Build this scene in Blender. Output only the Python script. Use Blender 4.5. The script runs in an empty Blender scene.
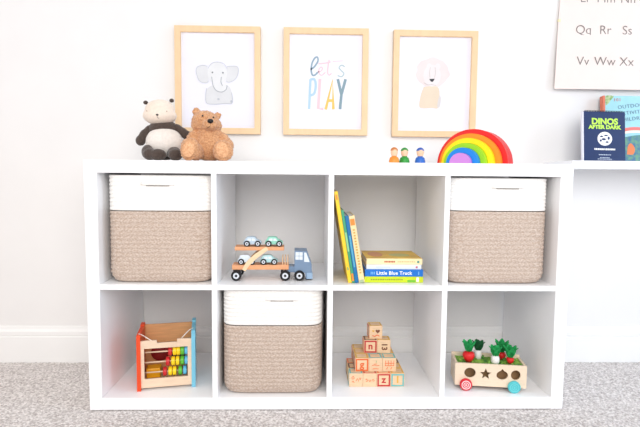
import bpy, bmesh, math, random
from mathutils import Vector, Matrix, noise, Euler
random.seed(7)
R = math.radians
SC = bpy.context.scene
COL = SC.collection
PI = math.pi

# ------------------------------------------------------------------ materials
def lin(c):
    c = c / 255.0
    return c / 12.92 if c <= 0.04045 else ((c + 0.055) / 1.055) ** 2.4
def rgb(c): return (lin(c[0]), lin(c[1]), lin(c[2]), 1.0)

_m = {}
def mat(name, c, rough=.5, var=.06, scale=30., bump=0., bscale=None, spec=.4, stretch=None, c2=None, sheen=0., coat=0.):
    """procedural principled material: two close tones mixed by noise, optional bump"""
    if name in _m: return _m[name]
    m = bpy.data.materials.new(name); m.use_nodes = True
    nt = m.node_tree; b = nt.nodes['Principled BSDF']
    b.inputs['Roughness'].default_value = rough
    b.inputs['Specular IOR Level'].default_value = spec
    if sheen: b.inputs['Sheen Weight'].default_value = sheen
    if coat: b.inputs['Coat Weight'].default_value = coat
    tc = nt.nodes.new('ShaderNodeTexCoord')
    src = tc.outputs['Object']
    if stretch:
        mp = nt.nodes.new('ShaderNodeMapping'); mp.inputs['Scale'].default_value = stretch
        nt.links.new(src, mp.inputs['Vector']); src = mp.outputs['Vector']
    nz = nt.nodes.new('ShaderNodeTexNoise'); nz.inputs['Scale'].default_value = scale; nz.inputs['Detail'].default_value = 4
    nt.links.new(src, nz.inputs['Vector'])
    rp = nt.nodes.new('ShaderNodeValToRGB')
    a = rgb(c); d = rgb(c2) if c2 else tuple(x * (1 - var) for x in a[:3]) + (1,)
    rp.color_ramp.elements[0].position = .35; rp.color_ramp.elements[0].color = d
    rp.color_ramp.elements[1].position = .65; rp.color_ramp.elements[1].color = a
    nt.links.new(nz.outputs['Fac'], rp.inputs['Fac'])
    nt.links.new(rp.outputs['Color'], b.inputs['Base Color'])
    if bump:
        n2 = nt.nodes.new('ShaderNodeTexNoise'); n2.inputs['Scale'].default_value = bscale or scale; n2.inputs['Detail'].default_value = 3
        nt.links.new(src, n2.inputs['Vector'])
        bp = nt.nodes.new('ShaderNodeBump'); bp.inputs['Strength'].default_value = bump; bp.inputs['Distance'].default_value = .004
        nt.links.new(n2.outputs['Fac'], bp.inputs['Height']); nt.links.new(bp.outputs['Normal'], b.inputs['Normal'])
    _m[name] = m
    return m
def paint(name, c, rough=.38): return mat(name, c, rough, .04, 25)
def wood(name, c, var=.14): return mat(name, c, .55, var, 18, stretch=(1, 6, 9))

LACQ = mat('white_lacquer', (250, 250, 251), .32, .015, 8)
WALL = mat('wall_paint', (233, 231, 229), .75, .02, 5, bump=.05, bscale=300)
TRIM = mat('trim_paint', (240, 239, 237), .4, .02, 6)
CARPET = mat('carpet_wool', (230, 224, 221), .95, .3, 150, c2=(170, 162, 159), spec=.1)
FRAME_W = mat('pale_maple', (234, 200, 158), .5, .08, 14, stretch=(3, 3, 1))
PAPER = mat('print_paper', (228, 228, 238), .7, .012, 10)
WOOD = wood('beech_wood', (232, 196, 158))
PINE = wood('pine_wood', (238, 210, 182), .08)
TAN = wood('orange_wood', (232, 168, 122), .1)

# ------------------------------------------------------------------ mesh helpers
def obj(name, bm, m, parent=None, smooth=False, loc=None, angle=None):
    bmesh.ops.recalc_face_normals(bm, faces=bm.faces[:])
    me = bpy.data.meshes.new(name); bm.to_mesh(me); bm.free()
    me.materials.append(m)
    if smooth:
        me.polygons.foreach_set('use_smooth', [True] * len(me.polygons))
        if angle is not None:
            try: me.set_sharp_from_angle(angle=R(angle))
            except Exception: pass
    o = bpy.data.objects.new(name, me); COL.objects.link(o)
    if parent: o.parent = parent
    if loc: o.location = loc
    return o
def tag(o, label, cat=None, group=None, kind=None):
    if label: o['label'] = label
    if cat: o['category'] = cat
    if group: o['group'] = group
    if kind: o['kind'] = kind
    return o
def thing(name, label, cat, loc=(0, 0, 0), rotz=0, group=None):
    o = bpy.data.objects.new(name, None); COL.objects.link(o)
    o.empty_display_size = .02
    o.location = loc; o.rotation_euler = (0, 0, rotz)
    return tag(o, label, cat, group)
def struct(name, bm, m, parent=None, **k):
    o = obj(name, bm, m, parent, **k); o['kind'] = 'structure'; return o
def B(): return bmesh.new()

def box(bm, x0, x1, y0, y1, z0, z1, bev=0., seg=2, M=None):
    r = bmesh.ops.create_cube(bm, size=1)
    vs = r['verts']
    T = Matrix.Translation(((x0+x1)/2, (y0+y1)/2, (z0+z1)/2)) @ Matrix.Diagonal((x1-x0, y1-y0, z1-z0, 1))
    bmesh.ops.transform(bm, matrix=T, verts=vs)
    if bev:
        es = list({e for v in vs for e in v.link_edges})
        rr = bmesh.ops.bevel(bm, geom=es, offset=bev, segments=seg, profile=.5, affect='EDGES')
        vs = list({v for f in rr['faces'] for v in f.verts} | {v for v in vs if v.is_valid})
    if M is not None: bmesh.ops.transform(bm, matrix=M, verts=vs)
    return vs
def frame_of(d):
    d = d.normalized(); a = Vector((0, 0, 1)) if abs(d.z) < .9 else Vector((1, 0, 0))
    u = d.cross(a).normalized(); return u, d.cross(u).normalized()
def tube(bm, pts, r, n=8, caps=True):
    pts = [Vector(p) for p in pts]; rings = []
    for i, p in enumerate(pts):
        d = pts[min(i+1, len(pts)-1)] - pts[max(i-1, 0)]
        u, v = frame_of(d); rr = r[i] if isinstance(r, (list, tuple)) else r
        rings.append([bm.verts.new(p + rr*(math.cos(2*PI*k/n)*u + math.sin(2*PI*k/n)*v)) for k in range(n)])
    for a, b in zip(rings, rings[1:]):
        for k in range(n): bm.faces.new((a[k], a[(k+1) % n], b[(k+1) % n], b[k]))
    if caps: bm.faces.new(rings[0]); bm.faces.new(rings[-1][::-1])
def lathe(bm, prof, n=24, M=None):
    """prof: (r, z) from bottom to top, about z"""
    rings = []; new = []
    for r, z in prof:
        if r < 1e-6: v = bm.verts.new((0, 0, z)); rings.append([v]); new.append(v)
        else:
            ring = [bm.verts.new((r*math.cos(2*PI*k/n), r*math.sin(2*PI*k/n), z)) for k in range(n)]
            rings.append(ring); new += ring
    for a, b in zip(rings, rings[1:]):
        for k in range(n):
            k2 = (k+1) % n
            if len(a) == 1 and len(b) == 1: continue
            if len(a) == 1: bm.faces.new((a[0], b[k2], b[k]))
            elif len(b) == 1: bm.faces.new((a[k], a[k2], b[0]))
            else: bm.faces.new((a[k], a[k2], b[k2], b[k]))
    if len(rings[0]) > 1: bm.faces.new(rings[0][::-1])
    if len(rings[-1]) > 1: bm.faces.new(rings[-1])
    if M is not None: bmesh.ops.transform(bm, matrix=M, verts=new)
def ball(bm, c, r, rot=None, u=20, v=14):
    if not isinstance(r, (list, tuple)): r = (r, r, r)
    M = Matrix.Translation(c) @ (Euler([R(a) for a in rot]).to_matrix().to_4x4() if rot else Matrix()) @ Matrix.Diagonal((*r, 1))
    bmesh.ops.create_uvsphere(bm, u_segments=u, v_segments=v, radius=1, matrix=M)
def prism(bm, pts, y0, y1):
    """polygon of (x, z), extruded from y0 to y1"""
    a = [bm.verts.new((x, y0, z)) for x, z in pts]; b = [bm.verts.new((x, y1, z)) for x, z in pts]
    n = len(pts)
    bm.faces.new(a); bm.faces.new(b[::-1])
    for k in range(n): bm.faces.new((a[k], b[k], b[(k+1) % n], a[(k+1) % n]))
    return a + b
def prism_x(bm, pts, x0, x1):
    """polygon of (y, z), extruded along x"""
    a = [bm.verts.new((x0, y, z)) for y, z in pts]; b = [bm.verts.new((x1, y, z)) for y, z in pts]
    n = len(pts)
    bm.faces.new(a[::-1]); bm.faces.new(b)
    for k in range(n): bm.faces.new((a[k], a[(k+1) % n], b[(k+1) % n], b[k]))
def ellipse(cx, cz, rx, rz, n=28, a0=0):
    return [(cx + rx*math.cos(2*PI*k/n + a0), cz + rz*math.sin(2*PI*k/n + a0)) for k in range(n)]
def curve2(pts, n=6):
    """Catmull-Rom through 2-D points"""
    out = []
    P = [pts[0]] + list(pts) + [pts[-1]]
    for i in range(1, len(P)-2):
        for k in range(n):
            t = k / n; q = []
            for j in (0, 1):
                p0, p1, p2, p3 = P[i-1][j], P[i][j], P[i+1][j], P[i+2][j]
                q.append(.5*((2*p1) + (-p0+p2)*t + (2*p0-5*p1+4*p2-p3)*t*t + (-p0+3*p1-3*p2+p3)*t**3))
            out.append(tuple(q))
    out.append(tuple(pts[-1])); return out
def ribbon(bm, pts, w, y0, y1):
    """a stroke of width w along 2-D points (x, z), with a small thickness y0..y1"""
    L = []; Rr = []
    for i, p in enumerate(pts):
        a = pts[max(i-1, 0)]; b = pts[min(i+1, len(pts)-1)]
        dx, dz = b[0]-a[0], b[1]-a[1]; l = math.hypot(dx, dz) or 1
        ww = w[i] if isinstance(w, (list, tuple)) else w
        nx, nz = -dz/l*ww/2, dx/l*ww/2
        L.append((p[0]+nx, p[1]+nz)); Rr.append((p[0]-nx, p[1]-nz))
    va = [[bm.verts.new((x, y, z)) for x, z in s] for y in (y0, y1) for s in (L, Rr)]
    fl, fr, bl, br = va
    for i in range(len(pts)-1):
        bm.faces.new((fl[i], fr[i], fr[i+1], fl[i+1])); bm.faces.new((bl[i], bl[i+1], br[i+1], br[i]))
        bm.faces.new((fl[i], fl[i+1], bl[i+1], bl[i])); bm.faces.new((fr[i], br[i], br[i+1], fr[i+1]))
    bm.faces.new((fl[0], bl[0], br[0], fr[0])); bm.faces.new((fl[-1], fr[-1], br[-1], bl[-1]))
def holed(outer, holes, y0, y1):
    """plate in the x-z plane with holes, from a filled 2-D curve; returns a bmesh"""
    cu = bpy.data.curves.new('plate', 'CURVE'); cu.dimensions = '2D'; cu.fill_mode = 'BOTH'
    for pts in [outer] + holes:
        s = cu.splines.new('POLY'); s.points.add(len(pts)-1)
        for p, (x, z) in zip(s.points, pts): p.co = (x, z, 0, 1)
        s.use_cyclic_u = True
    cu.extrude = (y1-y0)/2
    o = bpy.data.objects.new('plate', cu); COL.objects.link(o)
    dg = bpy.context.evaluated_depsgraph_get(); dg.update()
    me = bpy.data.meshes.new_from_object(o.evaluated_get(dg))
    bm = B(); bm.from_mesh(me)
    bmesh.ops.transform(bm, matrix=Matrix.Translation((0, (y0+y1)/2, 0)) @ Matrix.Rotation(R(90), 4, 'X'), verts=bm.verts[:])
    bmesh.ops.remove_doubles(bm, verts=bm.verts[:], dist=1e-5)
    bpy.data.objects.remove(o); bpy.data.curves.remove(cu); bpy.data.meshes.remove(me)
    return bm
def letters(name, body, size, m, parent, M, bold=0., depth=.0004, align='CENTER', sx=1., space=1.):
    """raised lettering facing -y before M"""
    cu = bpy.data.curves.new(name, 'FONT'); cu.body = body; cu.size = size
    cu.align_x = align; cu.align_y = 'CENTER'; cu.offset = bold; cu.extrude = depth; cu.space_character = space
    cu.resolution_u = 4
    o = bpy.data.objects.new(name, cu); COL.objects.link(o)
    dg = bpy.context.evaluated_depsgraph_get(); dg.update()
    me = bpy.data.meshes.new_from_object(o.evaluated_get(dg))
    bm = B(); bm.from_mesh(me)
    bmesh.ops.transform(bm, matrix=M @ Matrix.Diagonal((sx, 1, 1, 1)) @ Matrix.Rotation(R(90), 4, 'X'), verts=bm.verts[:])
    bpy.data.objects.remove(o); bpy.data.curves.remove(cu); bpy.data.meshes.remove(me)
    return obj(name, bm, m, parent)
def T(x, y, z): return Matrix.Translation((x, y, z))
def plush(name, parts, voxel, m, parent, fuzz=.0, fscale=120., smooth=6):
    """ellipsoids (centre, radii, rotation in degrees) melted into one continuous skin"""
    bm = B()
    for p in parts: ball(bm, p[0], p[1], p[2] if len(p) > 2 else None, 24, 16)
    me = bpy.data.meshes.new('t'); bm.to_mesh(me); bm.free()
    o = bpy.data.objects.new('t', me); COL.objects.link(o)
    rm = o.modifiers.new('r', 'REMESH'); rm.mode = 'VOXEL'; rm.voxel_size = voxel
    sm = o.modifiers.new('s', 'SMOOTH'); sm.factor = .5; sm.iterations = smooth
    dg = bpy.context.evaluated_depsgraph_get(); dg.update()
    m2 = bpy.data.meshes.new_from_object(o.evaluated_get(dg))
    bpy.data.objects.remove(o); bpy.data.meshes.remove(me)
    bm = B(); bm.from_mesh(m2); bpy.data.meshes.remove(m2)
    bm.normal_update()
    if fuzz:
        mv = [(v, v.co + v.normal*fuzz*(noise.noise(v.co*fscale) + .6*noise.noise(v.co*fscale*2.3))) for v in bm.verts]
        for v, c in mv: v.co = c
    return obj(name, bm, m, parent, smooth=True)

# ------------------------------------------------------------------ camera
CX, CY, CZ, YAW, PIT, ROL, FPX = -.07114, -1.47019, .72042, .025566, .075190, .0091927, 490.814
fw = Vector((math.sin(YAW)*math.cos(PIT), math.cos(YAW)*math.cos(PIT), -math.sin(PIT)))
rt = Vector((math.cos(YAW), -math.sin(YAW), 0)); up = rt.cross(fw)
r2 = rt*math.cos(ROL) + up*math.sin(ROL); u2 = -rt*math.sin(ROL) + up*math.cos(ROL)
cam = bpy.data.cameras.new('camera'); cam.sensor_width = 36; cam.lens = FPX/640*36; cam.clip_start = .02
co = bpy.data.objects.new('camera', cam); COL.objects.link(co)
mw = Matrix((r2, u2, -fw)).transposed().to_4x4(); mw.translation = (CX, CY, CZ)
co.matrix_world = mw
SC.camera = co
def at(u, v, y):
    """point of the place seen at photo position (u, v) on the upright plane y"""
    d = fw + r2*(u-320)/FPX - u2*(v-213.5)/FPX
    return Vector((CX, CY, CZ)) + d*((y-CY)/d.y)

# ------------------------------------------------------------------ the room
WY = .410; FZ = -.006
bm = B(); box(bm, -3, 3, WY, WY+.1, FZ, 2.6); struct('wall_back', bm, WALL)
bm = B(); box(bm, -3, 3, -4, WY+.1, FZ-.1, FZ); struct('floor', bm, CARPET)
bm = B()
prism_x(bm, [(WY, FZ), (WY-.014, FZ), (WY-.014, .096), (WY-.0105, .099), (WY-.0125, .104), (WY-.0125, .117), (WY-.009, .121), (WY-.005, .126), (WY-.004, .136), (WY, .137)], -3, 3)
struct('baseboard_back', bm, TRIM)

# carpet: a field of short looped tufts
nx, ny = 800, 190
x0, x1, y0, y1 = -1.6, 1.75, -.4, WY-.015
verts = []; faces = []
for j in range(ny):
    for i in range(nx):
        x = x0+(x1-x0)*i/(nx-1); y = y0+(y1-y0)*j/(ny-1)
        h = .5 + .5*noise.noise((x*150, y*150, 0)) + .35*noise.noise((x*330, y*330, 3))
        verts.append((x+random.uniform(-.0012, .0012), y+random.uniform(-.0012, .0012), FZ + .0004 + .0052*max(0., min(1., h))))
for j in range(ny-1):
    for i in range(nx-1):
        a = j*nx+i; faces.append((a, a+1, a+nx+1, a+nx))
me = bpy.data.meshes.new('carpet_pile'); me.from_pydata(verts, [], faces); me.materials.append(CARPET)
o = bpy.data.objects.new('carpet_pile', me); COL.objects.link(o)
tag(o, 'light grey speckled carpet pile covering the floor in front of the shelf', 'carpet', kind='stuff')

# ------------------------------------------------------------------ shelf unit
W, TH, DV, DEP, H = .733, .038, .016, .39, .764
CW = (2*W-2*TH-3*DV)/4; CH = (H-2*TH-DV)/2
XL = [-W+TH+i*(CW+DV) for i in range(4)]
ZB, ZM = TH, TH+CH+DV
su = thing('shelf_unit', 'large white cube shelf unit of eight open compartments standing on the carpet', 'shelf', (0, 0, 0))
bm = B(); box(bm, -W, W, 0, DEP, H-TH, H, .0012); obj('top_panel', bm, LACQ, su)
bm = B(); box(bm, -W+TH, W-TH, .0015, DEP, 0, TH, .0012); obj('bottom_panel', bm, LACQ, su)
for s in (-1, 1):
    bm = B(); box(bm, min(s*W, s*(W-TH)), max(s*W, s*(W-TH)), .0005, DEP, 0, H-TH, .0012); obj('side_panel', bm, LACQ, su)
for i in (1, 2, 3):
    bm = B(); box(bm, XL[i]-DV, XL[i], .002, DEP, TH, H-TH, .0008); obj('divider', bm, LACQ, su)
for i in range(4):
    bm = B(); box(bm, XL[i], XL[i]+CW, .003, DEP, ZM-DV, ZM, .0008); obj('shelf_board', bm, LACQ, su)

# ------------------------------------------------------------------ rope baskets
def rope_mat(name, c, c2, flecks):
    m = bpy.data.materials.new(name); m.use_nodes = True; nt = m.node_tree; b = nt.nodes['Principled BSDF']
    b.inputs['Roughness'].default_value = .9; b.inputs['Specular IOR Level'].default_value = .15
    tc = nt.nodes.new('ShaderNodeTexCoord'); mp = nt.nodes.new('ShaderNodeMapping'); mp.inputs['Scale'].default_value = (1, 1, 2.2)
    mp.inputs['Rotation'].default_value = (0, .5, 0)
    nz = nt.nodes.new('ShaderNodeTexNoise'); nz.inputs['Scale'].default_value = 150; nz.inputs['Detail'].default_value = 3
    rp = nt.nodes.new('ShaderNodeValToRGB')
    rp.color_ramp.elements[0].position = .42; rp.color_ramp.elements[0].color = rgb(c)
    rp.color_ramp.elements[1].position = .62; rp.color_ramp.elements[1].color = rgb(c2)
    bp = nt.nodes.new('ShaderNodeBump'); bp.inputs['Strength'].default_value = flecks; bp.inputs['Distance'].default_value = .003
    nt.links.new(tc.outputs['Object'], mp.inputs['Vector']); nt.links.new(mp.outputs['Vector'], nz.inputs['Vector'])
    nt.links.new(nz.outputs['Fac'], rp.inputs['Fac']); nt.links.new(rp.outputs['Color'], b.inputs['Base Color'])
    nt.links.new(nz.outputs['Fac'], bp.inputs['Height']); nt.links.new(bp.outputs['Normal'], b.inputs['Normal'])
    return m
ROPE = rope_mat('oatmeal_rope', (184, 163, 147), (208, 193, 181), .4)
ROPEW = rope_mat('white_rope', (238, 235, 230), (246, 244, 240), .3)
SLOT_SHADE = mat('slot_shade_grey', (120, 112, 105), .9)
def sq(t, rx, ry, n=7.5):
    c, s = math.cos(t), math.sin(t)
    return (math.copysign(abs(c)**(2/n), c)*rx, math.copysign(abs(s)**(2/n), s)*ry)
def coil(bm, z0, z1, rows, rx, ry, foot, lip):
    n = 96; prof = []
    hgt = (z1-z0)/rows
    for r in range(rows):
        for k in range(5):
            t = (k+.5)/5
            prof.append((z0+(r+t)*hgt, .0022*math.sin(PI*t)))
    rings = []
    for z, b in prof:
        k = 1.0; inset = 0
        if foot and z < .036: inset = .025*(1-math.sqrt(max(0, 1-((.036-z)/.036)**2)))
        rings.append([bm.verts.new((*sq(2*PI*i/n, rx+b-inset, ry+b-inset), z)) for i in range(n)])
    for a, b in zip(rings, rings[1:]):
        for i in range(n): bm.faces.new((a[i], a[(i+1) % n], b[(i+1) % n], b[i]))
    if foot: bm.faces.new(rings[0][::-1])
    if lip:
        top = rings[-1]; inn = [bm.verts.new((v.co.x*.94, v.co.y*.94, v.co.z)) for v in top]
        low = [bm.verts.new((v.co.x, v.co.y, v.co.z-.1)) for v in inn]
        for i in range(n):
            j = (i+1) % n
            bm.faces.new((top[i], top[j], inn[j], inn[i])); bm.faces.new((inn[i], inn[j], low[j], low[i]))
def basket(x, y, z, rotz, label, hh, rx, zsplit, slit):
    t = thing('storage_basket', label, 'basket', (x, y, z), rotz, 'rope baskets in the shelf')
    bm = B(); coil(bm, 0.0005, zsplit, 17, rx, .172, True, False); obj('lower_body', bm, ROPE, t, smooth=True)['label'] = 'oatmeal flecked lower rope body'
    bm = B(); coil(bm, zsplit, hh, 9, rx, .172, False, True); obj('upper_band', bm, ROPEW, t, smooth=True)['label'] = 'white upper rope band'
    # hand hold: a short rope loop lying over a dark strip that paints the slit's shade
    bm = B(); box(bm, -.035+slit, .035+slit, -.1755, -.163, hh-.034, hh-.0305, .001); obj('handle_slot_shade', bm, SLOT_SHADE, t)
    bm = B(); pts = [(slit-.05+.1*i/10, -.1745-.003*math.sin(PI*i/10), hh-.0275) for i in range(11)]; tube(bm, pts, .0042, 8); obj('handle', bm, ROPEW, t, smooth=True)
    return t
basket(XL[0]+CW/2+.0055, .193, ZM, 0, 'white and oatmeal rope basket in the top left compartment', .331, .1600, .222, .0)
basket(XL[1]+CW/2-.002, .190, ZB, 0, 'white and oatmeal rope basket in the bottom row beneath the toy truck', .333, .1560, .222, .03)
basket(XL[3]+CW/2-.006, .193, ZM, 0, 'white and oatmeal rope basket in the top right compartment', .331, .1575, .229, .02)

# ------------------------------------------------------------------ framed prints
def strokes(name, polys, w, m, parent, y=-.0012):
    bm = B()
    for k, p in enumerate(polys): ribbon(bm, p, w, y-.0003-.00012*k, y)
    return obj(name, bm, m, parent)
def shape(name, polys, m, parent, y=-.0008):
    bm = B()
    for k, p in enumerate(polys): prism(bm, p, y-.0003-.00002*k, y)
    return obj(name, bm, m, parent)
def picture(cx, cz, label, w=.315, h=.392, rot=0):
    t = thing('picture_frame', label, 'picture', (cx, WY-.001, cz), 0, 'framed prints on the wall')
    t.rotation_euler.y = rot
    f = .0215
    outer = [(-w/2, -h/2), (w/2, -h/2), (w/2, h/2), (-w/2, h/2)]
    inner = [(-w/2+f, -h/2+f), (-w/2+f, h/2-f), (w/2-f, h/2-f), (w/2-f, -h/2+f)]
    bm = holed(outer, [inner], -.022, 0); obj('frame', bm, FRAME_W, t)['label'] = 'pale wooden frame'
    bm = B(); box(bm, -w/2+f-.003, w/2-f+.003, -.010, -.003, -h/2+f-.003, h/2-f+.003); p = obj('print', bm, PAPER, t)
    p['label'] = 'white paper print'
    return t, p
def mid(a): return at(*a, WY-.02)
PY = -.0102
p1 = (at(175, 26.5, WY-.02)+at(259.7, 133, WY-.02))/2
p2 = (at(284, 28.7, WY-.02)+at(366.8, 134, WY-.02))/2
p3 = (at(393.5, 31, WY-.02)+at(475.5, 136, WY-.02))/2
# elephant
t, p = picture(p1.x, p1.z, 'pale wood framed drawing of a grey elephant above the two plush bears')
GR1 = paint('pale_grey_wash', (216, 217, 219), .8); GR2 = paint('grey_wash', (190, 194, 202), .8); GR3 = paint('grey_ink', (158, 163, 172), .8); GR4 = paint('mid_grey_ink', (120, 124, 132), .8); INK = paint('dark_ink', (60, 62, 66), .7)
K = .0038   # metres per photo pixel on the wall here
def E(u, v, c): return ((u-c[0])*K, -(v-c[1])*K)
c1 = (217.3, 79.7)
def ep(pts): return [E(a, b, c1) for a, b in pts]
shape('elephant_body', [ep(curve2([(206, 88), (205.5, 101), (213, 102.5), (223, 102), (231, 101), (230.5, 91), (226, 84), (212, 84), (206, 88)]))], GR1, p, PY)
shape('elephant_ear', [ep(curve2([(207, 66), (202, 65), (197, 67), (196, 72), (199, 80), (205, 82), (208, 80), (207, 66)]))], GR1, p, PY-.0001)
shape('elephant_ear', [ep(curve2([(226, 66), (231, 65.5), (236, 66), (237, 71), (234, 78), (228, 81), (225, 79), (226, 66)]))], GR1, p, PY-.0001)
shape('elephant_head', [ep(ellipse(216.5, 72.5, 9.6, 10.5)), ep(curve2([(212, 76), (213, 86), (218, 90.5), (224, 89.5), (226, 84), (222, 83), (220, 80), (221, 74), (212, 76)]))], paint('lighter_grey_wash', (224, 225, 226), .8), p, PY-.0004)
strokes('elephant_outline', [ep(curve2(q)) for q in [
    [(207, 66), (202, 65), (197, 67), (196, 72), (199, 80), (205, 82), (208, 80)],
    [(226, 66), (231, 65.5), (236, 66), (237, 71), (234, 78), (228, 81), (225, 80)],
    [(207.5, 68), (211, 63.3), (217, 61.8), (223, 63.5), (226, 68)],
    [(206, 87), (205, 95), (206, 101.5), (213, 102.5), (224, 101.5), (231, 101), (230.5, 91)]]], .0016, GR2, p, PY-.001)
strokes('trunk_line', [ep(curve2(q)) for q in [[(211, 76), (212.5, 85), (216, 89.5), (221, 90.5), (225, 88), (226, 84)], [(220.5, 76), (220, 81), (221.5, 84.5)]]], .0022, GR3, p, PY-.001)
shape('elephant_eye', [ep(ellipse(211.8, 71.8, .75, .8, 12))], GR4, p, PY-.0012)
shape('elephant_eye', [ep(ellipse(222, 72, .75, .8, 12))], GR4, p, PY-.0012)
shape('toe_shade', [ep(ellipse(217.5, 97.5, 1.3, 1.0, 12))], GR2, p, PY-.001)
shape('toe_shade', [ep(ellipse(230, 99.5, 1.1, 1.2, 12))], GR2, p, PY-.001)
# lettering print
t, p = picture(p2.x, p2.z, 'pale wood framed print reading let\'s PLAY in pastel letters, middle of the wall')
c2 = (325.4, 81.3)
def lp(pts): return [E(a, b, c2) for a, b in pts]
CB = paint('ink_slate', (142, 164, 178), .7); CP = paint('ink_pink', (240, 196, 203), .7); CY_ = paint('ink_lightblue', (174, 203, 222), .7); CO = paint('ink_mustard', (240, 194, 104), .7); CS = paint('ink_sand', (226, 200, 180), .7); CG = paint('ink_sage', (176, 194, 198), .7); CD = paint('ink_teal_grey', (130, 154, 164), .7)
strokes('letter_l', [lp(curve2([(310.5, 69), (314, 66.5), (317.5, 61), (317, 57.3), (314.5, 58), (311.8, 63), (311, 70), (312.3, 74.5), (315, 74.2), (317.5, 71.5)]))], 0.0061, CB, p, PY)
strokes('letter_e', [lp(curve2([(317.5, 71.5), (320.5, 70.5), (322, 68), (320.5, 66.6), (318.6, 69), (319, 73), (321.5, 74.5), (325, 71.5)]))], 0.0042, CP, p, PY)
strokes('letter_t', [lp(curve2([(328.5, 59.5), (327.5, 66), (327.2, 72), (328.8, 74.3), (331, 72.5)])), lp(curve2([(318, 63.5), (325, 62.7), (330, 61.5)]))], 0.0045, CP, p, PY-.0004)
strokes('apostrophe', [lp(curve2([(332, 61.2), (335.5, 60.8), (342, 60.3)]))], 0.0029, CP, p, PY)
strokes('letter_s', [lp(curve2([(344, 66), (340.8, 64.6), (338.4, 67), (340.6, 69.8), (343.2, 72.5), (341, 75.6), (337, 74.5)]))], 0.0045, CG, p, PY)
strokes('letter_p', [lp([(310.3, 78.5), (309.2, 107.5)]), lp(curve2([(310.3, 79), (314, 78.5), (315.6, 84), (314.2, 92), (310, 94.5)]))], 0.0089, CY_, p, PY)
strokes('letter_l', [lp([(319.7, 78), (318.2, 106.8), (323.3, 107.2)])], 0.0108, CP, p, PY)
strokes('letter_a', [lp([(325.6, 107.8), (332.2, 79), (333.2, 107.5)]), lp([(328, 99), (332.5, 99)])], 0.0108, CO, p, PY)
strokes('letter_y', [lp([(337.3, 78), (341, 93), (339.8, 107.3)]), lp([(345, 78), (341, 93)])], 0.0104, CD, p, PY)
# lion
t, p = picture(p3.x, p3.z, 'pale wood framed drawing of a lion cub above the peg dolls')
c3 = (434.5, 83.5)
def ip(pts): return [E(a, b, c3) for a, b in pts]
rag = [(432.4+(16.6+.7*math.sin(5*a+1)+.5*math.sin(11*a))*math.cos(a), 72+(14.4+.6*math.sin(7*a))*math.sin(a)) for a in [2*PI*k/60 for k in range(60)]]
shape('lion_mane', [ip(rag)], paint('pink_wash', (226, 215, 213), .8), p, PY)
shape('lion_body', [ip(curve2([(424, 86), (421, 95), (420, 105), (424, 107), (432, 106.5), (439, 106.5), (440, 98), (438, 86), (424, 86)]))], paint('sand_wash', (224, 208, 186), .8), p, PY-.0002)
shape('lion_face', [ip(ellipse(432, 75, 8.6, 10.6)), ip(ellipse(429, 66, 2.6, 3)), ip(ellipse(437.5, 66, 2.6, 3))], paint('cream_wash', (228, 221, 220), .8), p, PY-.0004)
shape('lion_tail', [ip(curve2([(440, 94), (441.4, 97), (440.5, 105), (438, 105.5), (438.6, 99), (440, 94)]))], paint('tail_wash', (214, 208, 206), .8), p, PY-.0004)
shape('lion_nose', [ip([(429.3, 78.2), (434.8, 78), (433.4, 80.4), (432, 81.2), (430.6, 80.4)])], INK, p, PY-.0008)
strokes('lion_lines', [ip(curve2([(430, 67), (429.5, 72), (430, 77)])), ip(curve2([(434.8, 67), (435.2, 72), (434.6, 77)])), ip(curve2([(424, 82), (428, 84), (432, 83.8), (436, 84.5)]))], .0014, paint('warm_grey_ink', (190, 180, 178), .8), p, PY-.0008)

# ------------------------------------------------------------------ plush panda and bear
def plush_at(u, y): return at(u, 163, y).x
PD = mat('charcoal_plush', (84, 72, 66), .95, .25, 160, bump=.5, bscale=260, spec=.1, sheen=.3)
PC = mat('cream_plush', (238, 222, 206), .95, .08, 120, bump=.5, bscale=260, spec=.1, sheen=.3)
PW = mat('white_plush', (236, 228, 220), .95, .08, 120, bump=.5, bscale=260, spec=.1, sheen=.3)
BLK = paint('black_stitch', (26, 24, 24), .5)
px = plush_at(166.2, .165)
t = thing('plush_panda', 'cream and charcoal plush panda sitting at the left of the shelf top', 'plush toy', (px, .165, H))
S = 1/298.
def pp(u, v, y): return ((u-165)*S, y, max(0, (161.8-v)*S))
plush('body', [(pp(164, 142.5, 0), (.058, .045, .060)), (pp(163, 131, 0), (.050, .038, .034))], .004, PD, t, .0006)
plush('belly', [(pp(164.6, 143.0, -.012), (.0605, .045, .0500))], .004, PW, t, .0006)['label'] = 'round white belly'
plush('head', [(pp(160, 117.5, -.006), (.0545, .045, .031)), (pp(159.9, 111.9, -.004), (.0475, .042, .034), (0, -5, 0)), (pp(160.5, 118.9, -.028), (.03, .026, .02))], .004, PC, t, .0006)['label'] = 'cream head'
for u, v in ((146.6, 105.0), (171.6, 102.8)):
    bm = B(); ball(bm, pp(u, v, -.006), (.0075, .006, .0066)); obj('ear', bm, PD, t, True)
bm = B(); ball(bm, pp(161.8, 118.2, -.0535), (.0042, .003, .003)); obj('nose', bm, BLK, t, True)
bm = B(); tube(bm, [pp(161.8, 118.9, -.054), pp(161.9, 120.9, -.0535), pp(163.4, 121.5, -.0525)], .0006, 6); obj('mouth', bm, BLK, t)
for u in (151.5, 170):
    bm = B(); ball(bm, pp(u, 114.5, -.0465 if u < 160 else -.0445), (.0016, .0012, .0022)); obj('eye', bm, mat('tan_thread', (170, 140, 118)), t, True)
plush('arm', [(pp(150, 132.2, -.005), (.018, .018, .022), (0, 35, 0)), (pp(145.5, 137, -.015), (.0165, .017, .023), (0, 22, 0)), (pp(142.5, 141.8, -.02), (.0165, .0165, .0175))], .004, PD, t, .0006)
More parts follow.
